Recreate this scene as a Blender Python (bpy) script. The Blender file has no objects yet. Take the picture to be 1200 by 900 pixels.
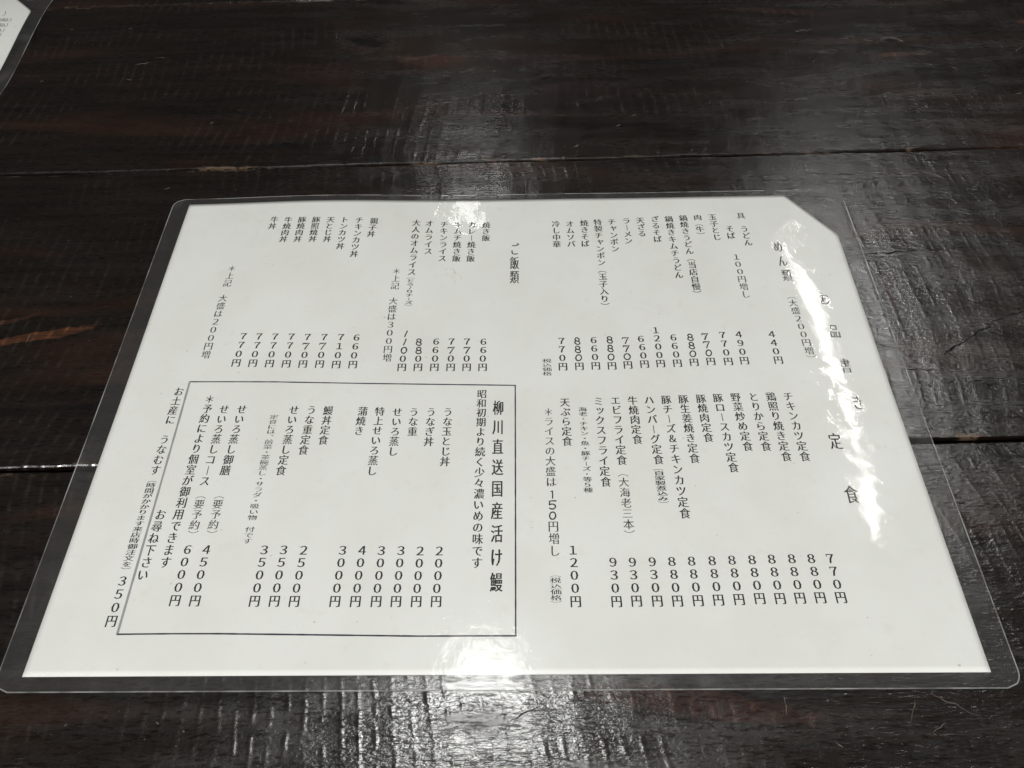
import bpy, bmesh, math, random
import numpy as np
from mathutils import Vector, Matrix
random.seed(7)
scene = bpy.context.scene
C = scene.collection

# ------------------------------------------------------------------ camera
F = 832.0                                    # focal length in pixels of a 1200 px wide frame
CAM = Vector((0.0104, -0.1847, 0.2829))
R = Matrix(((0.99977, -0.00028, -0.02167), (0.0122, 0.83378, 0.55197), (0.01791, -0.5521, 0.83358)))
cd = bpy.data.cameras.new('camera'); cam = bpy.data.objects.new('camera', cd); C.objects.link(cam)
cam.matrix_world = Matrix.Translation(CAM) @ R.transposed().to_4x4()
cd.sensor_width = 36.0; cd.lens = 36.0 * F / 1200.0
cd.clip_start = 0.005; cd.clip_end = 50
scene.camera = cam


def at(px, py, z=0.0):
    """table-plane point seen at photo pixel (px, py), at height z"""
    d = R.transposed() @ Vector(((px - 600) / F, (450 - py) / F, -1.0))
    t = (z - CAM.z) / d.z
    return CAM + d * t


# ------------------------------------------------------------------ light
world = bpy.data.worlds.new('World'); scene.world = world; world.use_nodes = True
bg = world.node_tree.nodes['Background']
bg.inputs[0].default_value = (0.88, 0.84, 0.80, 1); bg.inputs[1].default_value = 0.035


def tube(name, a, b, z, power, width=0.035, color=(1.0, 1.0, 0.965)):
    """a fluorescent tube on the ceiling, or the added fill lamp, between two points (x, y)"""
    l = bpy.data.lights.new(name, 'AREA'); l.shape = 'ELLIPSE' if width > 0.08 else 'RECTANGLE'
    d = Vector((b[0] - a[0], b[1] - a[1]))
    l.size = d.length; l.size_y = width; l.energy = power; l.color = color
    o = bpy.data.objects.new(name, l); C.objects.link(o)
    o.location = ((a[0] + b[0]) / 2, (a[1] + b[1]) / 2, z)
    o.rotation_euler = (0, 0, math.atan2(d.y, d.x))
    return o


def row(a, b, n, z, power, width=0.035, gap=0.02):
    for i in range(n):
        t0, t1 = i / n, (i + 1) / n
        p = [a[k] + (b[k] - a[k]) * t0 for k in (0, 1)]; q = [a[k] + (b[k] - a[k]) * t1 for k in (0, 1)]
        tube('tube_or_fill', p, q, z, power / n, width)


row((0.988, 0.55), (0.968, 1.68), 2, 1.6, 3.8, 0.010)
row((-0.10, -0.10), (-0.10, 0.28), 1, 1.6, 3.3, 0.19)
row((-0.17, 1.75), (-0.17, 2.05), 1, 1.6, 0.75, 0.04)
row((-1.3, -1.6), (0.9, -1.6), 2, 1.6, 84.0)  # added fill from behind the camera, not one of the reflected tubes

scene.view_settings.view_transform = 'Standard'
scene.view_settings.look = 'None'
scene.view_settings.exposure = 0.0
scene.view_settings.gamma = 1.0
scene.render.engine = 'CYCLES'
scene.cycles.use_denoising = True
scene.cycles.use_adaptive_sampling = False
scene.cycles.max_bounces = 8
scene.cycles.transparent_max_bounces = 16

# ------------------------------------------------------------------ helpers


def link(name, me, mats, parent=None):
    o = bpy.data.objects.new(name, me); C.objects.link(o)
    for m in (mats if isinstance(mats, (list, tuple)) else [mats]):
        me.materials.append(m)
    if parent: o.parent = parent
    return o


def empty(name, loc, rz=0.0):
    o = bpy.data.objects.new(name, None); C.objects.link(o)
    o.location = loc; o.rotation_euler = (0, 0, rz); o.empty_display_size = 0.02
    return o


def tag(o, label=None, cat=None, group=None, kind=None):
    for k, v in (('label', label), ('category', cat), ('group', group), ('kind', kind)):
        if v: o[k] = v


class NT:
    """small node-graph writer"""
    def __init__(self, name):
        self.m = bpy.data.materials.new(name); self.m.use_nodes = True
        self.t = self.m.node_tree; self.t.nodes.clear()
        self.out = self.n('ShaderNodeOutputMaterial')

    def n(self, typ, **kw):
        nd = self.t.nodes.new(typ)
        for k, v in kw.items(): setattr(nd, k, v)
        return nd

    def put(self, sock, v):
        if isinstance(v, bpy.types.NodeSocket): self.t.links.new(v, sock)
        else:
            if hasattr(sock.default_value, '__len__') and len(sock.default_value) == 4 and len(v) == 3: v = (*v, 1)
            sock.default_value = v

    def math(self, op, a, b=0.5, c=None, clamp=False):
        nd = self.n('ShaderNodeMath', operation=op, use_clamp=clamp)
        self.put(nd.inputs[0], a); self.put(nd.inputs[1], b)
        if c is not None: self.put(nd.inputs[2], c)
        return nd.outputs[0]

    def ramp(self, v, a, b, lo=0.0, hi=1.0, smooth=True):
        nd = self.n('ShaderNodeMapRange', interpolation_type='SMOOTHSTEP' if smooth else 'LINEAR')
        self.put(nd.inputs[0], v); self.put(nd.inputs[1], a); self.put(nd.inputs[2], b)
        self.put(nd.inputs[3], lo); self.put(nd.inputs[4], hi)
        return nd.outputs[0]

    def mapping(self, vec, loc=(0, 0, 0), rot=(0, 0, 0), scale=(1, 1, 1), typ='POINT'):
        nd = self.n('ShaderNodeMapping', vector_type=typ)
        self.put(nd.inputs[0], vec); nd.inputs[1].default_value = loc
        nd.inputs[2].default_value = rot; nd.inputs[3].default_value = scale
        return nd.outputs[0]

    def noise(self, vec, scale, detail=3.0, rough=0.55, dist=0.0, stretch=None, loc=(0, 0, 0)):
        if stretch or any(loc): vec = self.mapping(vec, loc=loc, scale=stretch or (1, 1, 1))
        nd = self.n('ShaderNodeTexNoise')
        self.put(nd.inputs['Vector'], vec); nd.inputs['Scale'].default_value = scale
        nd.inputs['Detail'].default_value = detail; nd.inputs['Roughness'].default_value = rough
        nd.inputs['Distortion'].default_value = dist
        return nd.outputs[0]

    def mix(self, f, a, b):
        nd = self.n('ShaderNodeMix', data_type='RGBA')
        self.put(nd.inputs[0], f); self.put(nd.inputs[6], a); self.put(nd.inputs[7], b)
        return nd.outputs[2]

    def bump(self, h, dist, strength=1.0, normal=None):
        nd = self.n('ShaderNodeBump'); self.put(nd.inputs['Height'], h)
        nd.inputs['Distance'].default_value = dist; self.put(nd.inputs['Strength'], strength)
        if normal is not None: self.put(nd.inputs['Normal'], normal)
        return nd.outputs[0]

    def principled(self, **kw):
        nd = self.n('ShaderNodeBsdfPrincipled')
        for k, v in kw.items(): self.put(nd.inputs[k.replace('_', ' ')], v)
        return nd


# ------------------------------------------------------------------ wood
def line_spot(p, q, half_mm):
    """ellipse between two photo pixels lying on the table: centre, angle, radii"""
    a, b = at(*p), at(*q)
    c = (a + b) / 2; d = b - a
    return c, math.atan2(d.y, d.x), max(d.length / 2, 0.0004), half_mm / 1000


WORN = [((-25, 408), (118, 379), 3.4, (0.105, 0.040, 0.018), 0.85), ((-30, 386), (56, 365), 1.8, (0.05, 0.022, 0.014), 0.8),
        ((455, 68), (560, 70), 8.0, (0.05, 0.018, 0.009), 0.8), ((310, 78), (470, 82), 9.0, (0.022, 0.010, 0.009), 0.7),
        ((555, 72), (720, 68), 7.0, (0.022, 0.010, 0.009), 0.75), ((1015, 66), (1090, 63), 2.4, (0.095, 0.045, 0.03), 0.85),
        ((640, 812), (985, 838), 5.5, (0.036, 0.014, 0.010), 0.7), ((1030, 300), (1052, 372), 3.0, (0.03, 0.015, 0.012), 0.5),
        ((1120, 342), (1240, 337), 0.5, (0.16, 0.09, 0.04), 0.6), ((1105, 352), (1230, 349), 0.4, (0.14, 0.10, 0.07), 0.5),
        ((840, 8), (1000, 20), 4.0, (0.04, 0.018, 0.014), 0.5), ((610, 110), (760, 105), 12.0, (0.020, 0.010, 0.009), 0.6),
        
        ((1190, 26), (1230, 30), 3.0, (0.12, 0.03, 0.02), 0.6)]
DARK = [((390, 50), (470, 47), 13.0, 0.9), ((172, 75), (199, 72), 2.2, 0.9), ((625, 93), (652, 88), 2.6, 0.9),
        ((930, 37), (947, 36), 1.2, 0.9), ((1028, 45), (1062, 50), 4.0, 0.8), ((350, 0), (520, 4), 9.0, 0.9),
        ((1107, 417), (1136, 394), 0.8, 0.9), ((1130, 397), (1168, 374), 0.7, 0.9), ((1160, 377), (1215, 362), 0.6, 0.8),
        ((1108, 411), (1124, 421), 0.7, 0.9), ((1000, 299), (1072, 294), 0.8, 0.8), ((1060, 295), (1130, 291), 0.5, 0.7),
        ((593, 852), (641, 820), 0.35, 0.9), ((1030, 350), (1062, 312), 0.3, 0.7),
        ((1010, 400), (1060, 410), 0.5, 0.7),
        ((1112, 448), (1200, 440), 0.4, 0.6),
        ((1120, 490), (1180, 560), 0.35, 0.6), ((1050, 432), (1090, 434), 0.5, 0.6), ((935, 205), (1010, 203), 0.5, 0.6)]
PALE = [((246, 145), (250, 143), 0.9), ((192, 222), (200, 220), 0.6), ((672, 172), (678, 170), 1.6), ((740, 136), (746, 134), 1.1),
        ((722, 148), (727, 146), 0.8), ((462, 204), (467, 203), 1.0), ((1188, 111), (1198, 108), 0.9), ((1190, 60), (1198, 55), 0.9),
        ((1114, 77), (1122, 82), 0.6), ((700, 119), (706, 112), 0.4), ((157, 76), (176, 73), 0.8), ((180, 66), (200, 68), 0.4),
        ((104, 400), (106, 399), 0.5), ((30, 402), (36, 391), 0.4), ((82, 34), (86, 35), 0.7), ((150, 34), (156, 33), 0.5),
        ((47, 96), (51, 94), 0.6), ((148, 93), (154, 94), 0.6), ((684, 848), (700, 840), 0.3), ((978, 868), (988, 876), 0.5),
        ((183, 846), (186, 849), 0.8), ((214, 856), (216, 858), 0.6), ((440, 156), (444, 158), 0.5), ((195, 200), (200, 198), 0.5),
        ((1048, 640), (1062, 636), 0.4), ((1180, 668), (1186, 664), 0.9), ((706, 835), (712, 800), 0.3), ((918, 815), (922, 838), 0.3),
        ((1090, 812), (1150, 838), 0.3), ((1066, 850), (1072, 820), 0.35), ((1092, 860), (1108, 846), 0.35)]


def wood_material():
    g = NT('dark_stained_wood')
    pos = g.n('ShaderNodeNewGeometry').outputs['Position']
    oi = g.n('ShaderNodeObjectInfo')
    tco = g.n('ShaderNodeTexCoord').outputs['Object']
    rnd = g.math('MULTIPLY', oi.outputs['Random'], 7.0)
    off = g.n('ShaderNodeCombineXYZ'); g.put(off.inputs[0], rnd); g.put(off.inputs[2], rnd)
    vadd = g.n('ShaderNodeVectorMath', operation='ADD'); g.put(vadd.inputs[0], tco); g.put(vadd.inputs[1], off.outputs[0])
    P = vadd.outputs[0]
    # --- grain along x
    grain = g.noise(P, 1.0, 6, 0.62, 0.6, stretch=(9, 170, 9))
    fibre = g.noise(P, 1.0, 3, 0.55, 0.3, stretch=(110, 1000, 60))
    broad = g.noise(P, 1.0, 3, 0.5, 0.8, stretch=(5, 28, 5))
    leather = g.noise(P, 1.0, 2, 0.55, 0.4, stretch=(440, 930, 420), loc=(0.013, 0.007, 0))
    pores = g.noise(P, 1.0, 2, 0.5, stretch=(220, 1100, 200))
    # --- saw marks across the plank
    wob = g.noise(P, 7, 2, 0.5)
    sx = g.n('ShaderNodeSeparateXYZ'); g.put(sx.inputs[0], P)
    wob2 = g.noise(P, 60, 2, 0.5)
    xx = g.math('MULTIPLY_ADD', wob, 0.022, sx.outputs[0])
    xx = g.math('MULTIPLY_ADD', wob2, 0.0030, xx)
    arc = g.math('MULTIPLY', g.math('MULTIPLY', sx.outputs[1], sx.outputs[1]), 0.6)
    xx = g.math('ADD', xx, arc)
    ph = g.math('MULTIPLY', xx, 2 * math.pi / 0.0068)
    saw = g.math('MULTIPLY_ADD', g.math('SINE', ph), 0.5, 0.5)
    ridge = g.math('POWER', saw, 5.0)
    ph2 = g.math('MULTIPLY', xx, 2 * math.pi / 0.0171)
    saw2 = g.math('MULTIPLY_ADD', g.math('SINE', ph2), 0.5, 0.5)
    smask = g.ramp(g.noise(P, 1.0, 3, 0.6, stretch=(10, 36, 10), loc=(3.1, 0, 0)), 0.40, 0.62)
    dash = g.ramp(g.noise(P, 1.0, 3, 0.6, stretch=(90, 160, 90)), 0.36, 0.66)
    pxs = g.n('ShaderNodeSeparateXYZ'); g.put(pxs.inputs[0], pos)
    smask = g.math('MULTIPLY', smask, g.ramp(pxs.outputs[0], 0.10, 0.22, 1.0, 0.42))
    sawh = g.math('MULTIPLY', g.math('MULTIPLY', ridge, smask), dash)
    # --- base colour
    col = g.mix(g.ramp(grain, 0.30, 0.72), (0.0024, 0.0014, 0.0008), (0.0105, 0.0058, 0.0034))
    col = g.mix(g.ramp(broad, 0.50, 0.80), col, (0.026, 0.0095, 0.0054))
    col = g.mix(g.math('MULTIPLY', sawh, 0.30), col, (0.05, 0.040, 0.034))
    rub = g.ramp(g.noise(P, 1.0, 3, 0.65, stretch=(35, 700, 35), loc=(0, 0.31, 0)), 0.70, 0.80)
    col = g.mix(g.math('MULTIPLY', rub, 0.35), col, (0.06, 0.038, 0.028))
    jag = g.math('MULTIPLY_ADD', g.noise(pos, 150, 4, 0.65, stretch=(0.55, 1.6, 1)), 1.3, -0.65)

    wd = g.n('ShaderNodeAttribute', attribute_name='worn_distance').outputs['Fac']
    wc = g.n('ShaderNodeAttribute', attribute_name='worn_colour').outputs['Color']
    pd = g.n('ShaderNodeAttribute', attribute_name='knot_distance').outputs['Fac']
    sc2 = g.n('ShaderNodeVectorMath', operation='SCALE'); g.put(sc2.inputs[0], wc)
    g.put(sc2.inputs[3], g.math('MULTIPLY_ADD', g.math('MULTIPLY', ridge, dash), 1.1, g.ramp(fibre, 0.38, 0.62, 0.45, 0.8)))
    col = g.mix(g.math('MULTIPLY', g.ramp(g.math('ADD', wd, jag), 1.0, 0.72), 0.85), col, sc2.outputs[0])
    hole = g.math('MULTIPLY', g.ramp(g.math('ADD', pd, jag), 1.05, 0.25), 0.9)
    col = g.mix(hole, col, (0.0012, 0.001, 0.0009))
    ring = g.math('MULTIPLY', g.ramp(g.math('ADD', pd, jag), 1.5, 1.05), g.math('SUBTRACT', 1.0, hole))
    col = g.mix(g.math('MULTIPLY', ring, 0.4), col, (0.022, 0.014, 0.010))
    # scattered dust specks
    sp = g.ramp(g.noise(pos, 430, 1, 0.4), 0.775, 0.80)
    col = g.mix(g.math('MULTIPLY', sp, 0.5), col, (0.11, 0.10, 0.085))
    # chipped edges of the planks
    edge = g.n('ShaderNodeAttribute', attribute_name='edge').outputs['Fac']
    chip = g.ramp(g.noise(P, 1.0, 4, 0.7, stretch=(45, 160, 60), loc=(0, 0, 0.4)), 0.55, 0.63)
    col = g.mix(g.math('MULTIPLY', g.math('MULTIPLY', edge, chip), 0.8), col, (0.12, 0.078, 0.052))
    # --- relief
    h = g.math('MULTIPLY', sawh, 0.8)
    h = g.math('MULTIPLY_ADD', saw2, 0.42, h)
    n1 = g.bump(h, 0.00017, 1.0)
    n2 = g.bump(grain, 0.00014, 0.9, n1)
    lmask = g.ramp(g.noise(P, 9, 2, 0.5), 0.35, 0.62, 0.75, 1.0)
    px_ = g.n('ShaderNodeSeparateXYZ'); g.put(px_.inputs[0], pos)
    rub2 = g.math('MAXIMUM', g.ramp(px_.outputs[0], 0.06, 0.19, 0.12, 1.0), g.ramp(px_.outputs[1], -0.10, -0.16))   # handled side of the table
    lmask = g.math('MULTIPLY', lmask, rub2)
    n3 = g.bump(leather, 0.00015, lmask, n2)
    n4 = g.bump(g.math('ADD', fibre, pores), 0.00010, g.math('MULTIPLY_ADD', rub2, 0.6, 0.1), n3)
    n5 = g.bump(hole, -0.0004, 0.8, n4)
    rough = g.ramp(g.noise(P, 1.0, 4, 0.6, stretch=(20, 90, 20)), 0.3, 0.7, 0.20, 0.30)
    rough = g.math('MULTIPLY_ADD', hole, 0.3, rough)
    b = g.principled(Base_Color=col, Roughness=rough, IOR=1.8, Normal=n5)
    pit = g.ramp(pores, 0.50, 0.68)
    g.put(b.inputs['Specular IOR Level'], g.math('MULTIPLY', g.math('MULTIPLY_ADD', hole, -0.85, 1.0), g.math('MULTIPLY_ADD', pit, -0.6, 1.0)))
    g.t.links.new(b.outputs[0], g.out.inputs[0])
    return g.m


def simple(name, color, rough=0.6, spec=0.5):
    g = NT(name)
    pos = g.n('ShaderNodeNewGeometry').outputs['Position']
    n = g.noise(pos, 900, 2)
    c = g.mix(g.ramp(n, 0.35, 0.7), color, tuple(v * 1.25 + 0.002 for v in color))
    b = g.principled(Base_Color=c, Roughness=rough); g.put(b.inputs['Specular IOR Level'], spec)
    g.t.links.new(b.outputs[0], g.out.inputs[0]); return g.m


def ink_material(name, color, patchy=0.0):
    g = NT(name)
    tc = g.n('ShaderNodeTexCoord').outputs['Object']
    n = g.noise(tc, 1400, 3, 0.6)
    c = g.mix(g.ramp(n, 0.52, 0.75, 0, 1), color, tuple(v + patchy for v in color))
    b = g.principled(Base_Color=c, Roughness=0.7); g.put(b.inputs['Specular IOR Level'], 0.2)
    g.t.links.new(b.outputs[0], g.out.inputs[0]); return g.m


def paper_material():
    g = NT('white_copy_paper')
    tc = g.n('ShaderNodeTexCoord').outputs['Object']
    big = g.noise(tc, 22, 3, 0.55)
    mid = g.noise(tc, 130, 4, 0.6)
    col = g.mix(g.ramp(big, 0.35, 0.7), (0.775, 0.775, 0.755), (0.735, 0.735, 0.708))
    col = g.mix(g.math('MULTIPLY', g.ramp(mid, 0.58, 0.74), 0.5), col, (0.705, 0.69, 0.63))
    speck = g.ramp(g.noise(tc, 520, 1, 0.4), 0.795, 0.815)
    col = g.mix(g.math('MULTIPLY', speck, 0.45), col, (0.22, 0.20, 0.17))
    b = g.principled(Base_Color=col, Roughness=0.8, Normal=g.bump(g.noise(tc, 2600, 2), 0.00003, 0.4))
    g.put(b.inputs['Specular IOR Level'], 0.2)
    g.t.links.new(b.outputs[0], g.out.inputs[0]); return g.m


def film_material():
    """clear laminating film: two reflecting faces, crinkled, a little hazy and scratched"""
    g = NT('clear_laminate_film')
    tc = g.n('ShaderNodeTexCoord').outputs['Object']
    # crinkle of the glued film and longer waves
    crk = g.noise(tc, 400, 3, 0.6, 1.2)
    wav = g.noise(tc, 62, 2, 0.5, 0.5)
    long_ = g.noise(tc, 17, 2, 0.45)
    amt = g.n('ShaderNodeAttribute', attribute_name='glued').outputs['Fac']
    n0 = g.bump(long_, 0.0005, 0.8)
    n1 = g.bump(wav, 0.00016, 0.9, n0)
    sep = g.n('ShaderNodeSeparateXYZ'); g.put(sep.inputs[0], tc)
    amt = g.math('MULTIPLY', g.math('MULTIPLY_ADD', amt, 0.85, 0.15), g.ramp(sep.outputs[1], -0.07, -0.115, 0.5, 1.35))   # more crumpled at the near edge
    n2 = g.bump(crk, 0.000024, amt, n1)
    # scuffs: fine scratches in a few directions, in patches
    scr = None
    for k, (a, s) in enumerate(((0.5, 1), (-0.45, 1.2), (1.15, 0.8), (0.1, 1.4))):
        v = g.mapping(tc, rot=(0, 0, a))
        nn = g.ramp(g.noise(v, 1.0, 2, 0.55, 0.3, stretch=(70 * s, 2300 * s, 1), loc=(0, k * 0.37, 0)), 0.66, 0.74)
        scr = nn if scr is None else g.math('MAXIMUM', scr, nn)
    patch = g.ramp(g.noise(tc, 30, 3, 0.6), 0.42, 0.68)
    scr = g.math('MULTIPLY', scr, patch)
    smear = g.math('MULTIPLY', g.ramp(g.noise(tc, 45, 4, 0.65, 1.0), 0.45, 0.75), patch)
    rough = g.math('MULTIPLY_ADD', scr, 0.28, g.math('MULTIPLY_ADD', smear, 0.03, 0.04))
    geo = g.n('ShaderNodeNewGeometry')
    dt = g.n('ShaderNodeVectorMath', operation='DOT_PRODUCT')
    g.t.links.new(geo.outputs['Incoming'], dt.inputs[0]); g.t.links.new(geo.outputs['Normal'], dt.inputs[1])
    graze = g.math('SUBTRACT', 1.0, g.math('ABSOLUTE', dt.outputs['Value']))
    fac = g.math('MULTIPLY_ADD', g.math('POWER', graze, 5.0), 0.94, 0.034, clamp=True)   # both faces of the film
    tr = g.n('ShaderNodeBsdfTransparent'); tr.inputs[0].default_value = (0.985, 0.987, 0.985, 1)
    gl = g.n('ShaderNodeBsdfGlossy', distribution='BECKMANN'); gl.inputs[0].default_value = (1, 1, 1, 1)
    g.put(gl.inputs['Roughness'], rough); g.put(gl.inputs['Normal'], n2)
    gl2 = g.n('ShaderNodeBsdfGlossy'); g.put(gl2.inputs['Roughness'], 0.20); g.put(gl2.inputs['Normal'], n1)
    mg = g.n('ShaderNodeMixShader'); g.put(mg.inputs[0], g.math('MULTIPLY_ADD', scr, 0.5, g.math('MULTIPLY_ADD', patch, 0.30, 0.36)))
    g.t.links.new(gl.outputs[0], mg.inputs[1]); g.t.links.new(gl2.outputs[0], mg.inputs[2])
    df = g.n('ShaderNodeBsdfDiffuse'); df.inputs[0].default_value = (0.8, 0.8, 0.8, 1)
    hz = g.math('MULTIPLY_ADD', smear, 0.045, g.math('MULTIPLY_ADD', scr, 0.05, 0.030))
    m1 = g.n('ShaderNodeMixShader'); g.put(m1.inputs[0], hz)
    g.t.links.new(tr.outputs[0], m1.inputs[1]); g.t.links.new(df.outputs[0], m1.inputs[2])
    m2 = g.n('ShaderNodeMixShader'); g.put(m2.inputs[0], fac)
    g.t.links.new(m1.outputs[0], m2.inputs[1]); g.t.links.new(mg.outputs[0], m2.inputs[2])
    g.t.links.new(m2.outputs[0], g.out.inputs[0]); return g.m


def rim_material():
    g = NT('film_edge_glint')
    tr = g.n('ShaderNodeBsdfTransparent'); tr.inputs[0].default_value = (0.9, 0.9, 0.9, 1)
    b = g.principled(Base_Color=(0.55, 0.55, 0.53), Roughness=0.25)  # pale base paints in the light that the cut edge catches
    tc = g.n('ShaderNodeTexCoord').outputs['Object']
    m = g.n('ShaderNodeMixShader'); g.put(m.inputs[0], g.ramp(g.noise(tc, 60, 3), 0.3, 0.7, 0.15, 0.58))
    g.t.links.new(tr.outputs[0], m.inputs[1]); g.t.links.new(b.outputs[0], m.inputs[2])
    g.t.links.new(m.outputs[0], g.out.inputs[0]); return g.m


M_WOOD = wood_material()
M_PAPER = paper_material()
M_FILM = film_material()
M_RIM = rim_material()
M_INK = ink_material('black_toner', (0.012, 0.012, 0.014), 0.02)
M_THIN = ink_material('grey_toner', (0.03, 0.03, 0.034), 0.05)
M_PEN = ink_material('pen_ink', (0.006, 0.006, 0.008))
M_RULE = ink_material('ruled_line_ink', (0.025, 0.025, 0.045), 0.05)
M_GREY = ink_material('grey_ruled_line_ink', (0.30, 0.30, 0.31), 0.03)
M_STAIN = simple('ochre_food_stain', (0.67, 0.65, 0.57), 0.8, 0.1)

# ------------------------------------------------------------------ table of planks
table = empty('wooden_table', (0, 0, 0))
tag(table, 'dark stained table top of wide worn planks lying under both menus', 'table')
# seams between planks: two photo pixels each, and the width of the gap at the left and right end
SEAMS = [((110, 8), (200, 3.5), 1.2, 1.2), ((0, 205), (1200, 172), 1.0, 1.6), ((0, 552), (1200, 513), 1.6, 2.8)]
lines = []
for p, q, g0, g1 in SEAMS:
    a, b = at(*p), at(*q)
    m = (b.y - a.y) / (b.x - a.x)
    lines.append((a.y - m * a.x, m, g0 / 1000, g1 / 1000))
c1, m1 = lines[1][0], lines[1][1]
lines[0] = (at(110, 8).y - m1 * at(110, 8).x, m1, 0.0012, 0.0012)
XL, XR = -0.85, 0.85
bounds = [(c1 + 0.42, m1, 0, 0)] + lines + [(c1 - 0.62, m1, 0, 0)]


def spot_field(X, Y, spots):
    """distance field (1 = outline) of the nearest mark, and its index"""
    best = np.full(X.shape, 9.0); idx = np.zeros(X.shape, int)
    for k, sp in enumerate(spots):
        c, ang, rx, ry = line_spot(sp[0], sp[1], sp[2])
        dx, dy = X - c.x, Y - c.y
        u = (dx * math.cos(ang) + dy * math.sin(ang)) / rx; v = (-dx * math.sin(ang) + dy * math.cos(ang)) / ry
        v = v + 0.30 * np.sin(u * 2.3 + k)
        d = np.sqrt(u * u + v * v)
        m = d < best; best[m] = d[m]; idx[m] = k
    return best, idx


def scratch_mesh(name, spots, mat, parent, cy, y0, y1):
    """thin cuts or chips lying in the lacquer, each a ragged sliver"""
    rng = random.Random(name)
    for sp in spots:
        a, b = at(*sp[0]), at(*sp[1]); d = b - a; d.z = 0
        mid = (a + b) / 2
        if not (y0(mid.x) < mid.y < y1(mid.x)): continue
        n = max(5, int(d.length / 0.0016)); nrm = Vector((-d.y, d.x, 0)).normalized()
        off = 0.0; vs = []
        for i in range(n + 1):
            t = i / n
            off = off * 0.8 + rng.uniform(-.0006, .0006) * min(1, d.length / 0.012)
            w = sp[2] / 1000 * (0.25 + 1.1 * math.sin(math.pi * min(1, max(0, t))) ** 0.6) * rng.uniform(0.15, 1.2) * 0.45
            p = a + d * t + nrm * off
            vs += [(p.x - nrm.x * w, p.y - nrm.y * w - cy, 0.00002), (p.x + nrm.x * w, p.y + nrm.y * w - cy, 0.00002)]
        me = bpy.data.meshes.new(name)
        me.from_pydata(vs, [], [(2 * i, 2 * i + 2, 2 * i + 3, 2 * i + 1) for i in range(n)])
        link(name, me, mat, parent)


BIGDARK = [d for d in DARK if d[2] >= 1.0]
FINEDARK = [d for d in DARK if d[2] < 1.0]
M_CUT = simple('dark_cut', (0.0025, 0.002, 0.0018), 0.7, 0.2)
M_CHIP = simple('pale_chip', (0.10, 0.082, 0.064), 0.6, 0.3)


def plank(top, bot):
    xs = np.concatenate([np.linspace(XL, -0.47, 60, endpoint=False), np.arange(-0.47, 0.50, 0.0016), np.linspace(0.50, XR, 60)])
    cy = (top[0] + bot[0]) / 2
    t = np.clip((xs + 0.45) / 0.9, 0, 1)
    rng = np.random.RandomState(int(abs(top[0]) * 1e4) % 9999)
    rag = lambda: 0.00035 * np.sin(xs * 61 + top[0] * 90) + 0.0004 * (np.interp(xs, np.arange(XL, XR, 0.006), rng.rand(len(np.arange(XL, XR, 0.006)))) - 0.5)
    yt = top[0] + top[1] * xs - (top[2] + (top[3] - top[2]) * t) / 2 + rag()
    yb = bot[0] + bot[1] * xs + (bot[2] + (bot[3] - bot[2]) * t) / 2 + rag()
    r = 0.0009
    nin = max(4, int(min(0.26, float((yt - yb).mean())) / 0.0016))
    prof_b = [(0, -0.03, 0), (0, -0.0013, 1), (r * .3, -0.00045, 1), (r, 0, 1), (0.0024, 0, 0)]
    Ys, Zs, E = [], [], []
    for o, z, e in prof_b: Ys.append(yb + o); Zs.append(z); E.append(e)
    for k in range(1, nin):
        f = k / nin; Ys.append(yb + 0.0024 + (yt - yb - 0.0048) * f); Zs.append(0); E.append(0)
    for o, z, e in prof_b[::-1]: Ys.append(yt - o); Zs.append(z); E.append(e)
    nr, nc = len(Ys), len(xs)
    X = np.tile(xs, (nr, 1)); Y = np.array(Ys); Zz = np.repeat(np.array(Zs, float)[:, None], nc, 1)
    co = np.stack([X, Y - cy, Zz], -1).reshape(-1, 3)
    i = np.arange(nr)[:, None] * nc + np.arange(nc)[None, :]
    j = np.roll(i, -1, axis=0)
    q = np.stack([i[:, :-1], i[:, 1:], j[:, 1:], j[:, :-1]], -1).reshape(-1, 4)
    me = bpy.data.meshes.new('plank')
    me.from_pydata(co.tolist(), [], q.tolist() + [i[:, 0].tolist(), i[::-1, -1].tolist()])
    me.attributes.new('edge', 'FLOAT', 'POINT').data.foreach_set('value', np.repeat(np.array(E, np.float32)[:, None], nc, 1).ravel())
    wd, wi = spot_field(X, Y, WORN)
    cols = np.array([(*w[3], 1) for w in WORN], np.float32)[wi]
    me.attributes.new('worn_distance', 'FLOAT', 'POINT').data.foreach_set('value', wd.astype(np.float32).ravel())
    me.attributes.new('worn_colour', 'FLOAT_COLOR', 'POINT').data.foreach_set('color', cols.ravel())
    pdst, _ = spot_field(X, Y, BIGDARK)
    me.attributes.new('knot_distance', 'FLOAT', 'POINT').data.foreach_set('value', pdst.astype(np.float32).ravel())
    me.validate(); me.update()
    o = link('plank', me, M_WOOD, table); o.location = (0, cy, 0)
    f0 = lambda x: bot[0] + bot[1] * x
    f1 = lambda x: top[0] + top[1] * x
    scratch_mesh('cut', FINEDARK, M_CUT, o, cy, f0, f1)
    scratch_mesh('chip', PALE, M_CHIP, o, cy, f0, f1)


for a, b in zip(bounds, bounds[1:]): plank(a, b)
u = bmesh.new()   # batten under the planks, dark in the gaps
bmesh.ops.create_cube(u, size=1, matrix=Matrix.Translation((0, c1 - 0.1, -0.0325)) @ Matrix.Diagonal((1.69, 1.02, 0.004, 1)))
me = bpy.data.meshes.new('batten'); u.to_mesh(me); u.free()
link('batten', me, simple('dark_underside', (0.004, 0.003, 0.003), 0.9, 0.1), table)

# ------------------------------------------------------------------ glyphs
_fc = {}
_norm = None


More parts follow.
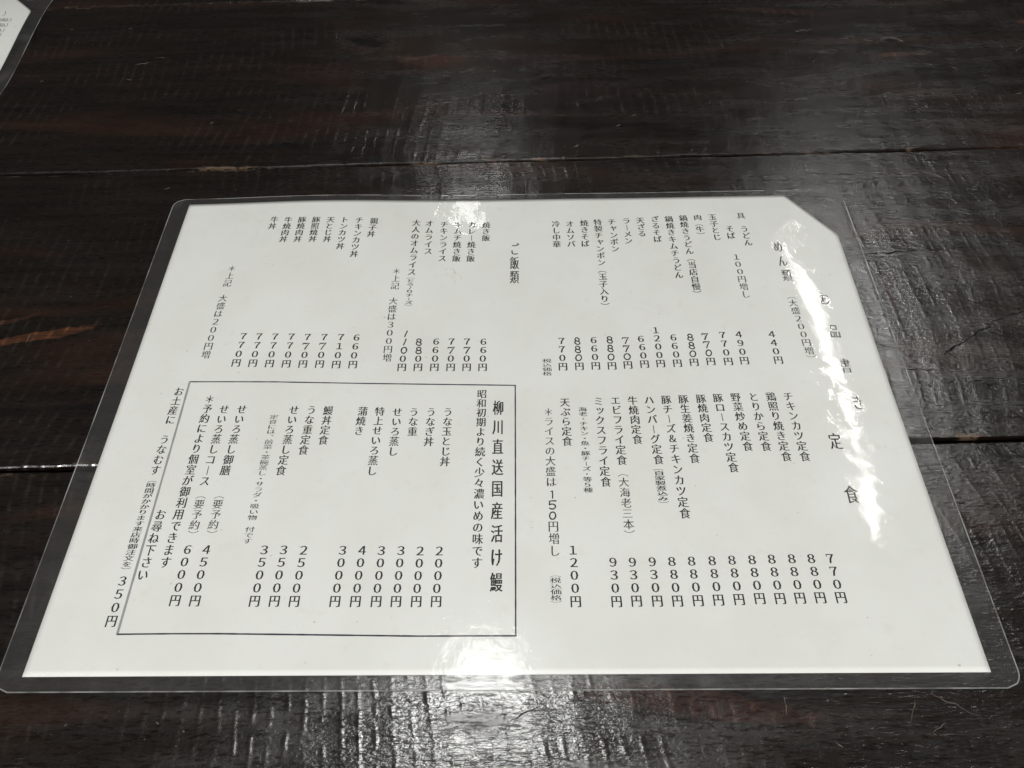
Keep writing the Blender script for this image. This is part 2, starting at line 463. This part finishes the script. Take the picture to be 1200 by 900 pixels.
def glyph(ch):
    """outline of one character as (verts, faces, outward normals) in a unit em box centred on 0"""
    global _norm
    if ch in _fc: return _fc[ch]
    cu = bpy.data.curves.new('t', 'FONT'); cu.body = ch; cu.resolution_u = 2
    ob = bpy.data.objects.new('t', cu); C.objects.link(ob)
    bpy.context.view_layer.update()
    dg = bpy.context.evaluated_depsgraph_get()
    me = bpy.data.meshes.new_from_object(ob.evaluated_get(dg))
    bpy.data.objects.remove(ob); bpy.data.curves.remove(cu)
    if _norm is None and ch != '国':
        glyph('国')
    vs = [v.co.xy.copy() for v in me.vertices]
    if ch == '国':
        xs = [v.x for v in vs]; ys = [v.y for v in vs]
        _norm = ((min(xs) + max(xs)) / 2, (min(ys) + max(ys)) / 2, (max(ys) - min(ys)) / 0.90)
    cx, cy, s = _norm
    vs = [Vector(((v.x - cx) / s, (v.y - cy) / s)) for v in vs]
    fs = [tuple(p.vertices) for p in me.polygons]
    # outward 2D normals along the outline
    cnt = {}
    for f in fs:
        ar = sum(vs[f[i]].x * vs[f[(i + 1) % len(f)]].y - vs[f[(i + 1) % len(f)]].x * vs[f[i]].y for i in range(len(f)))
        ff = f if ar > 0 else f[::-1]
        for i in range(len(ff)):
            cnt.setdefault(frozenset((ff[i], ff[(i + 1) % len(ff)])), []).append((ff[i], ff[(i + 1) % len(ff)]))
    ns = [Vector((0, 0)) for _ in vs]
    for e in cnt.values():
        if len(e) == 1:
            a, b = e[0]; d = vs[b] - vs[a]
            if d.length > 1e-9:
                n = Vector((d.y, -d.x)).normalized(); ns[a] += n; ns[b] += n
    ns = [n.normalized() if n.length > 1e-6 else n for n in ns]
    bpy.data.meshes.remove(me)
    _fc[ch] = (vs, fs, ns)
    return _fc[ch]


def ribbon(pts, w, seg=8):
    """pen stroke of width w along pts with round ends"""
    vs, fs = [], []
    pts = [Vector(p) for p in pts]
    L, Rr = [], []
    for i, p in enumerate(pts):
        d = (pts[min(i + 1, len(pts) - 1)] - pts[max(i - 1, 0)]).normalized()
        n = Vector((-d.y, d.x)) * w / 2 * (0.85 + 0.3 * random.random())
        L.append(p + n); Rr.append(p - n)
    for i in range(len(pts)): vs += [L[i], Rr[i]]
    for i in range(len(pts) - 1): fs.append((2 * i, 2 * i + 1, 2 * i + 3, 2 * i + 2))
    for p in (pts[0], pts[-1]):
        b = len(vs); vs += [p + Vector((math.cos(k * math.tau / seg), math.sin(k * math.tau / seg))) * w * 0.47 for k in range(seg)]
        fs.append(tuple(range(b, b + seg)))
    return vs, fs


def arc(cx, cy, rx, ry, a0, a1, n=14, tilt=0.0):
    out = []
    for i in range(n + 1):
        a = math.radians(a0 + (a1 - a0) * i / n)
        x, y = rx * math.cos(a), ry * math.sin(a)
        out.append((cx + x * math.cos(tilt) - y * math.sin(tilt), cy + x * math.sin(tilt) + y * math.cos(tilt)))
    return out


def pen_digit(d):
    j = lambda: random.uniform(-0.03, 0.03)
    t = random.uniform(-0.45, -0.05)
    if d == '7': st = [[(-.34 + j(), .22), (-.30, .33), (0, .31 + j()), (.33, .35 + j()), (.10, .02), (-.10 + j(), -.40)]]
    elif d == '8': st = [arc(0, .19, .23, .19, 60, 270, 10, t) + arc(0, -.20, .28, .20, 90, -270, 16, t) + arc(0, .19, .23, .19, -90, 60, 6, t)]
    elif d == '0': st = [arc(0, 0, .30 + j(), .36, 70, 430, 18, t)]
    elif d == '1': st = [[(.12 + j(), .36), (.03, .05), (-.10 + j(), -.36)]]
    elif d == 'i': st = [[(-.10, .30), (.03, .38), (.04, 0), (.02, -.38)]]
    elif d == '5': st = [[(.36, .40), (.05, .41), (-.24, .38), (-.27, .02)], [(-.27, .02)] + arc(-.02, -.16, .32, .25, 130, -140, 14)]
    vs, fs = [], []
    for s in st:
        a, b = ribbon(s, 0.135); k = len(vs)
        vs += a; fs += [tuple(i + k for i in f) for f in b]
    return vs, fs, [Vector((0, 0))] * len(vs)


PEN = {'⑦': '7', '⑧': '8', '⓪': '0', '①': '1', '⑤': '5', 'ⓘ': 'i'}
ROT = set('〜')
SMALL = set('ッャュョっゃゅょ')
DIG = set('０１２３４５６７８９')


def char_shape(ch, bold):
    """(verts, faces) of one upright character for vertical setting in a unit em box"""
    if ch in PEN:
        vs, fs, _ = pen_digit(PEN[ch]); return [v.copy() for v in vs], fs
    if ch == 'ー':
        return [Vector(p) for p in ((-.045, .40), (.03, .40), (.05, -.40), (-.03, -.40))], [(0, 1, 2, 3)]
    if ch in '・':
        return [Vector(p) * 0.12 for p in arc(0, 0, 1, 1, 0, 315, 7)], [tuple(range(8))]
    src = {'（': '︵', '）': '︶'}.get(ch, ch)
    vs, fs, ns = glyph(src)
    thin = 0.020
    out = []
    ex = 1.12 if ch in DIG else 1.0
    for v, n in zip(vs, ns):
        p = Vector((v.x * ex, v.y))
        bx = bold + 0.024 if ch in DIG or ch == '円' else bold + 0.017
        p.x += n.x * bx; p.y += n.y * (bold - thin)
        if ch in ROT: p = Vector((p.y, -p.x))
        if ch in SMALL: p += Vector((.10, .12))
        if ch == '、': p += Vector((.55, .55))
        out.append(p)
    fs = list(fs)
    # the roman foot of a 1 and the hanging serif of a 7
    if ch == '１':
        k = len(out); out += [Vector(p) for p in ((-.20, -.37), (.22, -.37), (.22, -.335), (-.20, -.335))]; fs.append((k, k + 1, k + 2, k + 3))
    if ch == '７':
        k = len(out); out += [Vector(p) for p in ((-.29, .16), (-.24, .16), (-.235, .36), (-.29, .36))]; fs.append((k, k + 1, k + 2, k + 3))
    return out, fs


class Ink:
    """collects flat lettering in menu coordinates (metres) and drapes it on the paper"""
    def __init__(self): self.v, self.f, self.m = [], [], []

    def char(self, ch, cx, cy, w, h, bold, shear=0.0, mat=0):
        if ch in '　 ': return
        vs, fs = char_shape(ch, bold); k = len(self.v)
        for p in vs: self.v.append((cx + p.x * w + shear * p.y * h, cy + p.y * h))
        self.f += [tuple(i + k for i in f) for f in fs]; self.m += [1 if ch in PEN else mat] * len(fs)

    def column(self, text, a, b, w, h, bold, mat=0):
        n = len(text)
        for i, ch in enumerate(text):
            t = i / (n - 1) if n > 1 else 0
            hh = h
            ww = w
            if ch in PEN: ww, hh = w * 1.02, min(h, (a[1] - b[1]) / max(1, n - 1)) * 1.0
            self.char(ch, a[0] + (b[0] - a[0]) * t + random.uniform(-.00006, .00006), a[1] + (b[1] - a[1]) * t, ww, hh, bold, 0, mat)

    def poly(self, pts):
        k = len(self.v); self.v += [tuple(p)[:2] for p in pts]; self.f.append(tuple(range(k, k + len(pts)))); self.m.append(0)

    def stroke(self, pts, w):
        a, b = ribbon(pts, w); k = len(self.v)
        self.v += [tuple(p) for p in a]; self.f += [tuple(i + k for i in f) for f in b]; self.m += [0] * len(b)

    def build(self, name, mats, parent, hf, lift=0.00003):
        me = bpy.data.meshes.new(name)
        me.from_pydata([(x, y, hf(x, y) + lift) for x, y in self.v], [], self.f)
        for p, m in zip(me.polygons, self.m): p.material_index = m if len(mats) > 1 else 0
        bm = bmesh.new(); bm.from_mesh(me)
        for f in bm.faces:
            f.normal_update()
            if f.normal.z < 0: f.normal_flip()
        bm.to_mesh(me); bm.free()
        return link(name, me, mats, parent)


# ------------------------------------------------------------------ laminated menu sheets
PW, PH = 0.364, 0.257                    # B4 sheet
ML, MR_, MT, MB = 0.0095, 0.0100, 0.0042, 0.0052     # film margins


def smooth(a, b, x):
    t = min(1, max(0, (x - a) / (b - a))); return t * t * (3 - 2 * t)


def build_menu(hf, root, CUTX=0.0225, CUTY=0.0315, HX=0.1835, HY=0.1215, HR=0.0031):
    """paper sheet, film and the film's cut edge; hf(u, v) is the height of the paper"""
    x0, x1, y0, y1 = -PW / 2, PW / 2, -PH / 2, PH / 2
    # --- paper
    bm = bmesh.new()
    nx, ny = 150, 110
    grid = []
    for j in range(ny + 1):
        v = y0 + (y1 - y0) * j / ny
        xr = x1 - max(0.0, (v - (y1 - CUTY)) / CUTY) * CUTX
        grid.append([bm.verts.new((x0 + (xr - x0) * i / nx, v, hf(x0 + (xr - x0) * i / nx, v))) for i in range(nx + 1)])
    for j in range(ny):
        for i in range(nx):
            bm.faces.new((grid[j][i], grid[j][i + 1], grid[j + 1][i + 1], grid[j + 1][i]))
    ext = bmesh.ops.extrude_face_region(bm, geom=bm.faces[:])
    for g in ext['geom']:
        if isinstance(g, bmesh.types.BMVert): g.co.z -= 0.0001
    bmesh.ops.recalc_face_normals(bm, faces=bm.faces)
    for f in bm.faces: f.smooth = abs(f.normal.z) > 0.5
    me = bpy.data.meshes.new('paper_sheet'); bm.to_mesh(me); bm.free()
    paper = link('paper_sheet', me, M_PAPER, root)
    # --- film, draped over the paper and falling to the table along its margin
    X0, X1, Y0, Y1 = x0 - ML, x1 + MR_, y0 - MB, y1 + MT
    rc = 0.0058

    def inside(u, v):
        d = min(u - x0, x1 - u, v - y0, y1 - v, ((x1 - u) / CUTX + (y1 - v) / CUTY - 1) * 0.018)
        return d

    def fh(u, v):
        d = inside(u, v); k = smooth(-0.0035, 0.0005, d)
        base = max(hf(u, v) - 0.00022, 0.00012)
        return base + (hf(u, v) + 0.00010 - base) * k

    us = [X0 + (X1 - X0) * i / 240 for i in range(241)]
    vs = [Y0 + (Y1 - Y0) * j / 180 for j in range(181)]
    # grid lines to frame the hole
    ui = min(range(len(us)), key=lambda i: abs(us[i] - (HX - 0.0048)))
    vi = min(range(len(vs)), key=lambda i: abs(vs[i] - (HY - 0.0048)))
    ue = min(range(len(us)), key=lambda i: abs(us[i] - (HX + 0.0048)))
    ve = min(range(len(vs)), key=lambda i: abs(vs[i] - (HY + 0.0048)))
    ve = min(ve, len(vs) - 2)
    bm = bmesh.new(); lay = bm.verts.layers.float.new('glued')

    def mk(u, v):
        vv = bm.verts.new((u, v, fh(u, v))); vv[lay] = smooth(-0.001, 0.003, inside(u, v)); return vv
    G = []
    for v in vs:
        dd = min(v - Y0, Y1 - v)
        ins = rc - math.sqrt(max(0, rc * rc - (rc - dd) ** 2)) if dd < rc else 0
        G.append([mk(X0 + ins + (X1 - X0 - 2 * ins) * (u - X0) / (X1 - X0), v) for u in us])
    for j in range(len(vs) - 1):
        for i in range(len(us) - 1):
            if ui <= i < ue and vi <= j < ve: continue
            bm.faces.new((G[j][i], G[j][i + 1], G[j + 1][i + 1], G[j + 1][i]))
    loop = [G[vi][i] for i in range(ui, ue)] + [G[j][ue] for j in range(vi, ve)] + [G[ve][i] for i in range(ue, ui, -1)] + [G[j][ui] for j in range(ve, vi, -1)]
    hc = Vector((HX, HY)); circ = []
    for v in loop:
        d = (v.co.xy - hc).normalized() * HR
        circ.append(mk(HX + d.x, HY + d.y))
    for i in range(len(loop)):
        j = (i + 1) % len(loop)
        bm.faces.new((loop[i], loop[j], circ[j], circ[i]))
    for f in bm.faces:
        f.normal_update()
        if f.normal.z < 0: f.normal_flip()
        f.smooth = True
    # edge strip: outline and hole
    per = [G[0][i] for i in range(len(us))] + [G[j][-1] for j in range(1, len(vs))] + [G[-1][i] for i in range(len(us) - 2, -1, -1)] + [G[j][0] for j in range(len(vs) - 2, 0, -1)]
    pco = [v.co.copy() for v in per]; cco = [v.co.copy() for v in circ]
    for v in [v for r in G for i, v in enumerate(r) if ui < i < ue and v.link_faces[:] == []]:
        bm.verts.remove(v)
    me = bpy.data.meshes.new('laminate_film'); bm.to_mesh(me); bm.free()
    film = link('laminate_film', me, M_FILM, root)
    bm = bmesh.new()
    for co, w in ((pco, 0.00045), (cco, -0.0005)):
        n = len(co); ra, rb, rd = [], [], []
        for i in range(n):
            d = (co[(i + 1) % n] - co[i - 1]); nrm = Vector((d.y, -d.x, 0)).normalized()
            if w < 0: nrm = Vector((co[i].x - HX, co[i].y - HY, 0)).normalized()
            o2 = co[i] + nrm * abs(w) * (1 if w > 0 else 1)
            ra.append(bm.verts.new(co[i] + Vector((0, 0, 0.00003)))); rb.append(bm.verts.new(o2 + Vector((0, 0, 0.00004))))
            rd.append(bm.verts.new(o2 - Vector((0, 0, 0.00008))))
        for i in range(n):
            j = (i + 1) % n
            bm.faces.new((ra[i], ra[j], rb[j], rb[i])); bm.faces.new((rb[i], rb[j], rd[j], rd[i]))
    bmesh.ops.recalc_face_normals(bm, faces=bm.faces)
    me = bpy.data.meshes.new('film_edge'); bm.to_mesh(me); bm.free()
    link('film_edge', me, M_RIM, root)
    return paper


def h_main(u, v):
    t = smooth(-0.02, PH / 2 + 0.004, v)
    top = (0.0009 + 0.0009 * math.cos((u + 0.115) * 2 * math.pi / 0.30) + 0.0004 * math.sin(u * 47)) * t * (1 - smooth(0.03, 0.10, u)) + 0.0008 * t
    return 0.00040 + top + 0.00016 * (1 + math.sin(u * 26 + 1.0) * math.cos(v * 31))


menu = empty('laminated_menu', (0, 0, 0))
tag(menu, 'large white laminated menu sheet of vertical black Japanese text in the middle of the table', 'menu', 'laminated menus')
paper = build_menu(h_main, menu)

UM = 0.00078      # mean paper height used to place the lettering


def P(x, y):
    p = at(x, y, UM); return (p.x, p.y)


Z = {str(i): c for i, c in enumerate('０１２３４５６７８９')}
fw = lambda s: ''.join(Z.get(c, c) for c in s)
MM = 0.001
# dish names: text, first and last character (photo pixels), width and height in mm (0 = from pitch), weight
T = []


def col(kind, text, x0, y0, x1, y1, w=4.55, h=0, bold=0.016, mat=0):
    T.append((kind, fw(text), x0, y0, x1, y1, w, h, bold, mat))


TH = 0.003     # thin print
# --- noodles
col('dish_name', '冷し中華', 651.4, 263.8, 652.5, 287.4)
col('dish_name', 'オムソバ', 667.7, 263.8, 669.4, 287)
col('dish_name', '焼きそば', 684.6, 262.7, 685.9, 286.6)
col('dish_name', '特製チャンポン（玉子入り）', 700.2, 261.7, 709.5, 359.6)
col('dish_name', 'チャンポン', 716.9, 261, 720.8, 292.4)
col('dish_name', 'ラーメン', 733.8, 259.9, 736.4, 283.1)
col('dish_name', '天ざる', 750.2, 259.3, 752.2, 274.7)
col('dish_name', 'ざるそば', 767.3, 257.8, 770.6, 281.2)
col('dish_name', '鍋焼きキムチうどん', 783.6, 257.8, 795.5, 322.8)
col('dish_name', '鍋焼きうどん（当店自慢）', 800.3, 256.7, 817.4, 345.1)
col('dish_name', '肉（牛）', 817.2, 256, 821.5, 276.8)
col('dish_name', '玉子とじ', 834.5, 255.6, 839.9, 279)
col('dish_name', 'そば', 855.1, 269.2, 856.4, 277.3)
col('dish_name', '具　うどん', 867.7, 254, 876.4, 285.4)
col('note', '100円増し', 862.6, 302, 873.9, 345.5, bold=TH)
for t, a in (('770円', (657.9, 399.9, 659.7, 429.8)), ('⑧⑧⓪円', (676.3, 399.9, 678.9, 429.4)), ('660円', (695.4, 398.9, 698, 428.8)),
             ('⑧⑧⓪円', (714.3, 398.4, 717.1, 428.8)), ('⑦⑦⓪円', (733.1, 399, 735.9, 427.7)), ('660円', (751.1, 397.3, 755.4, 426.6)),
             ('1200円', (768.4, 387.2, 774.3, 425.9)), ('660円', (789, 395.6, 794, 425.5)), ('⑧⑧⓪円', (809, 395.2, 813.3, 424.4)),
             ('⑦⑦⓪円', (826.3, 394.1, 833, 423.3)), ('770円', (846.4, 392.6, 853.6, 423.3)), ('490円', (865.5, 391.9, 872.4, 422.3)),
             ('440円', (904.4, 391.6, 912.2, 421.7)),
             # rice dishes
             ('660円', (566.5, 400.7, 565.6, 430.4)), ('7⑦0円', (547.4, 400.5, 546.8, 430.4)), ('7⑦0円', (529, 400.5, 527.9, 430.4)),
             ('660円', (511, 400.5, 509, 430.4)), ('⑧⑧0円', (491, 401, 489.8, 430.4)), ('①①⓪0円', (475.7, 391.5, 470.9, 430.4)),
             # bowls
             ('660円', (418.1, 396.2, 413.3, 427.2)), ('710円', (399.7, 395.8, 394, 427.2)), ('7⑦0円', (380.2, 395.8, 374.5, 426.7)),
             ('7⑦0円', (360.7, 395.8, 355, 426.7)), ('770円', (342, 395.3, 335.5, 426.5)), ('770円', (322.7, 395.3, 316, 426.1)),
             ('770円', (304.1, 395.1, 296.3, 425.7)), ('770円', (285.7, 394.7, 276.8, 425.4)),
             # set meals
             ('1200円', (671.6, 644.5, 674.8, 704.7)), ('930円', (718.6, 658.6, 722.5, 704.7)), ('930円', (741.3, 658.6, 746.1, 704.1)),
             ('930円', (764.5, 658.2, 770.4, 704.1)), ('880円', (787.5, 657.9, 794.2, 704.1)), ('880円', (810.7, 657.5, 818, 703.7)),
             ('880円', (834.5, 657.1, 842.1, 703)), ('880円', (857.9, 656.4, 866.4, 702.4)), ('880円', (881.3, 656, 890.4, 701.3)),
             ('880円', (904.5, 655.3, 914.3, 701.3)), ('880円', (927.7, 654.9, 937.7, 700.8)), ('880円', (950.7, 654.7, 961.3, 700.4)),
             ('770円', (973, 654.7, 985.3, 700.2)),
             # eel dishes
             ('2000円', (514.9, 645.6, 511, 704.7)), ('2000円', (492.2, 645.6, 487.8, 704.7)), ('3000円', (469.8, 645.2, 464, 704.7)),
             ('3000円', (447.1, 645.2, 440.6, 704.7)), ('4000円', (424.4, 644.9, 416.3, 704.7)), ('3000円', (401.6, 644.9, 392.5, 704.7)),
             ('2500円', (355.7, 644.9, 344.8, 704.7)), ('3500円', (332.5, 644.5, 321.4, 704.5)), ('3500円', (309.7, 644.5, 298.3, 704.5)),
             ('4500円', (241.9, 644.1, 228.3, 704.1)), ('6000円', (219.8, 644.1, 205.1, 703.7)), ('350円', (143.3, 680.9, 130.3, 727.9))):
    col('price', t, *a, h=5.0)
col('note', '税込価格', 641, 422.9, 641.2, 438, bold=TH)
# --- rice
col('dish_name', '焼き飯', 569.9, 264.9, 569.5, 280)
col('dish_name', 'カレー焼き飯', 553.3, 264.5, 551.7, 303.9)
col('dish_name', 'キムチ焼き飯', 537, 264.5, 535, 303.9)
col('dish_name', 'チキンライス', 520.8, 264.5, 518.4, 303.9)
col('dish_name', 'オムライス', 503.4, 263.8, 501.9, 295.9)
col('dish_name', '大人のオムライス', 488.3, 263.4, 482.8, 320.2)
col('dish_detail', '（とろ〜りチーズ）', 481.8, 326.0, 478.5, 359.8, w=4.2)
col('note', '＊上記　大盛は300円増', 465.1, 319.7, 453.6, 419.4, bold=TH)
col('dish_name', '親子丼', 439.1, 262.3, 435.8, 277.5)
col('dish_name', 'チキンカツ丼', 422.2, 261.7, 415.7, 300.7)
col('dish_name', 'トンカツ丼', 405.1, 261.7, 399.7, 292)
col('dish_name', '天とじ丼', 388.8, 261.7, 384.5, 284)
col('dish_name', '豚照焼丼', 372.1, 261.7, 367.6, 284)
col('dish_name', '豚焼肉丼', 355.7, 261.7, 350.3, 284)
col('dish_name', '牛焼肉丼', 339.4, 261.7, 333.6, 284)
col('dish_name', '牛丼', 323.2, 261.2, 320.6, 268.8)
col('note', '＊上記　大盛は200円増', 272.9, 316.9, 241.3, 415.9, bold=TH)
# --- headings
col('heading', 'めん類', 911.5, 290.4, 921.9, 323.6, w=5.0, h=8.6, bold=0.004)
col('note', '（大盛200円増）', 926.5, 346.8, 951.6, 420.6, w=4.6, bold=TH)
col('heading', 'お品書き', 965.7, 350.7, 1005.3, 471.5, w=5.2, h=8.8, bold=0.006)
col('heading', '定食', 979.3, 517, 998.2, 579.8, w=5.6, h=8.8, bold=0.012)
col('heading', 'ご飯類', 603.1, 293.1, 602.7, 325.6, w=4.8, h=9.6, bold=0.014)
# --- set meals
col('dish_name', 'チキンカツ定食', 923.9, 464.4, 943.4, 534.8)
col('dish_name', '鶏照り焼き定食', 903.5, 464.6, 921.9, 534.8)
col('dish_name', 'とりから定食', 883.3, 465, 897.9, 522.9)
col('dish_name', '野菜炒め定食', 862.3, 465.4, 876.4, 522.9)
col('dish_name', '豚ロースカツ定食', 841.5, 466.2, 859.9, 547.9)
col('dish_name', '豚焼肉定食', 821.5, 467.1, 830.2, 512.6)
col('dish_name', '豚生姜焼き定食', 800.9, 467.8, 814.2, 537.1)
col('dish_name', '豚チーズ＆チキンカツ定食', 780.8, 468.4, 802.7, 601.6)
col('dish_name', 'ハンバーグ定食', 760.8, 468.8, 771.7, 538.6)
col('dish_detail', '（自家製煮込み）', 771.4, 548.5, 778.2, 590.3, bold=0.018)
col('dish_name', '牛焼肉定食', 741.3, 469.5, 747, 515)
col('dish_name', 'エビフライ定食', 721.4, 469.5, 728.8, 539.3)
col('dish_detail', '（大海老三本）', 729.9, 553.3, 738.1, 627.2, bold=TH)
col('dish_name', 'ミックスフライ定食', 701.3, 470.4, 709.9, 564.6)
col('dish_detail', '海老・チキン・魚・豚チーズ・等５種', 682.8, 479.7, 689.3, 574.1, w=4.0, bold=0.012)
col('dish_name', '天ぷら定食', 661.8, 471.7, 664.9, 517.2)
col('note', '＊ライスの大盛は', 642.8, 482.9, 646, 564.8, bold=TH)
col('note', 'ⓘ⑤⓪', 647.1, 579.1, 647.5, 604, w=4.4, h=4.6)
col('note', '円増し', 648.6, 616.8, 649.9, 645.6, bold=TH)
col('note', '（税込価格）', 651, 673.1, 651.9, 707.3, bold=TH)
# --- eel box
col('heading', '柳川直送国産活け鰻', 584, 478.1, 581.4, 682.4, w=5.0, h=8.2, bold=0.022)
col('heading', '昭和初期より続く少々濃いめの味です', 564.7, 461.8, 558.7, 659.7, bold=0.014)
col('dish_name', 'うな玉とじ丼', 525.1, 482.9, 521.2, 540.9, bold=0.014)
col('dish_name', 'うなぎ丼', 505.2, 482.9, 502.3, 517.5, bold=0.014)
col('dish_name', 'うな重', 485, 482.9, 483.1, 505.6, bold=0.014)
col('dish_name', 'せいろ蒸し', 465.5, 482.9, 460.5, 529, bold=0.014)
col('dish_name', '特上せいろ蒸し', 444.9, 482, 435.6, 551.8, bold=0.014)
col('dish_name', '蒲焼き', 425, 481.8, 420.7, 504.7, bold=0.014)
col('dish_name', '鰻丼定食', 384.5, 480.9, 378.6, 515.6, bold=0.016)
col('dish_name', 'うな重定食', 364.8, 480.3, 355.2, 527.3, bold=0.016)
col('dish_name', 'せいろ蒸し定食', 344.2, 480.3, 329.2, 551.3, bold=0.016)
col('note', '定食には、前菜・茶碗蒸し・サラダ・吸い物　付です', 321, 488.3, 289.6, 634.3, w=4.1, bold=0.0)
col('dish_name', 'せいろ蒸し御膳', 283.1, 479.6, 264, 551.1, bold=0.016)
col('dish_detail', '（要予約）', 257.5, 579.3, 247.3, 627.2, bold=TH)
col('dish_name', 'せいろ蒸しコース', 262.5, 479.6, 239.8, 563.7, bold=0.014)
col('dish_detail', '（要予約）', 235.9, 579.3, 225, 627.6, bold=TH)
col('note', '＊予約により個室が御利用できます', 245.6, 467.7, 193.8, 659.2, bold=0.016)
col('note', 'お尋ね下さい', 187.8, 603.3, 167.2, 673.8, bold=0.016)
col('dish_name', 'お土産に　うなむす', 209.4, 459, 181.7, 551.1, bold=0.014)
col('dish_detail', '（時間がかかります来店時御注文を）', 178.4, 562.4, 146.6, 668.3, w=4.2, bold=0.014)

for kind, text, xa, ya, xb, yb, w, h, bold, mat in T:
    a, b = P(xa, ya), P(xb, yb)
    n = len(text)
    pitch = (a[1] - b[1]) / max(1, n - 1)
    hh = h * MM if h else pitch * 0.98
    ink = Ink(); ink.column(text, a, b, w * MM, hh, bold)
    ink.build(kind, [M_THIN if bold == TH else M_INK, M_PEN], paper, h_main)

def dense(pts, step=0.003):
    out = [pts[0]]
    for a, b in zip(pts, pts[1:]):
        n = max(1, int(math.dist(a, b) / step))
        out += [(a[0] + (b[0] - a[0]) * i / n, a[1] + (b[1] - a[1]) * i / n) for i in range(1, n + 1)]
    return out


# ruled box round the eel dishes
box = Ink()
for pts, w in (([(222.4, 447.3), (270, 447.2), (321, 447.3), (420, 449.0), (520, 450.4), (603.8, 451.6)], 0.62),
               ([(603.8, 451.4), (604.1, 600), (604.3, 744.8)], 0.62),
               ([(604.5, 744.8), (490, 745.3), (254.9, 742.6), (200, 742.6), (137.3, 743.2)], 0.62)):
    box.stroke(dense([P(*p) for p in pts]), w * MM)
box.build('ruled_line', [M_RULE], paper, h_main)
box = Ink(); box.stroke(dense([P(*p) for p in ((222.2, 447.6), (180, 595), (137.2, 743.0))]), 0.95 * MM)
box.build('ruled_line', [M_GREY], paper, h_main)
st = Ink()
c = P(528, 320); c2 = P(535, 326)
st.stroke([(c[0] + x * MM, c[1] + y * MM) for x, y in arc(0, 0, 2.3, 3.6, 0, 360, 20, 0.5)], 0.7 * MM)
st.stroke([(c2[0] + x * MM, c2[1] + y * MM) for x, y in arc(0, 0, 2.4, 3.4, -60, 220, 18, 0.6)], 0.6 * MM)
st.build('stain', [M_STAIN], paper, h_main)

# ------------------------------------------------------------------ second menu at the far left
# its right film edge runs from the table at the left frame side up to a curled far corner
e0 = at(0, 99.6, 0.0003); e1 = at(74.7, 0, 0.0003)
ang = math.atan2(e1.y - e0.y, e1.x - e0.x) - math.pi / 2
corner = at(37.0, 13.4, 0.0095)           # lower end of the paper's cut corner
CX2, CY2 = 0.034, 0.029
lu, lv = PW / 2, PH / 2 - CY2
ca, sa = math.cos(ang), math.sin(ang)
org = Vector((corner.x - (ca * lu - sa * lv), corner.y - (sa * lu + ca * lv), 0))
d0 = e0 - org; v_e0 = -sa * d0.x + ca * d0.y      # where the edge meets the table


def h_side(u, v):
    return 0.0004 + 0.0101 * smooth(v_e0 - 0.012, lv + 0.014, v)


side = empty('laminated_menu', org, ang)
tag(side, 'laminated menu sheet of which only one corner shows, curling up beyond the large menu', 'menu', 'laminated menus')
spaper = build_menu(h_side, side, CX2, CY2, PW / 2 - 0.007, PH / 2 - 0.0125)
inv = Matrix.Rotation(-ang, 3, 'Z')


def PS(x, y):
    z = 0.009
    for _ in range(6):
        p = inv @ (at(x, y, z) - org); z = h_side(p.x, p.y)
    return p.x, p.y


for text, (xr, yr), w, h in ((')', (6.0, 16), 4.6, 6.0), ('の具込)', (12.6, 23.4), 2.7, 4.2), ('の具込)', (8.6, 29.4), 2.7, 4.2), ('込)', (4.5, 35.6), 2.7, 4.2), ('み)', (0.8, 41), 2.7, 4.2)):
    a = PS(xr, yr); ink = Ink()
    for k, ch in enumerate(reversed(text)):
        if ch == ')':
            ink.stroke([(a[0] + x * MM, a[1] + y * MM) for x, y in arc(-h * .35, 0, h * .38, h * .5, 60, -60, 10)], 0.35 * MM)
        else:
            ink.char(ch, a[0] - (k * w + 0.2) * MM, a[1], w * MM, h * MM, 0.012)
    ink.build('printed_line', [M_INK, M_PEN], spaper, h_side)
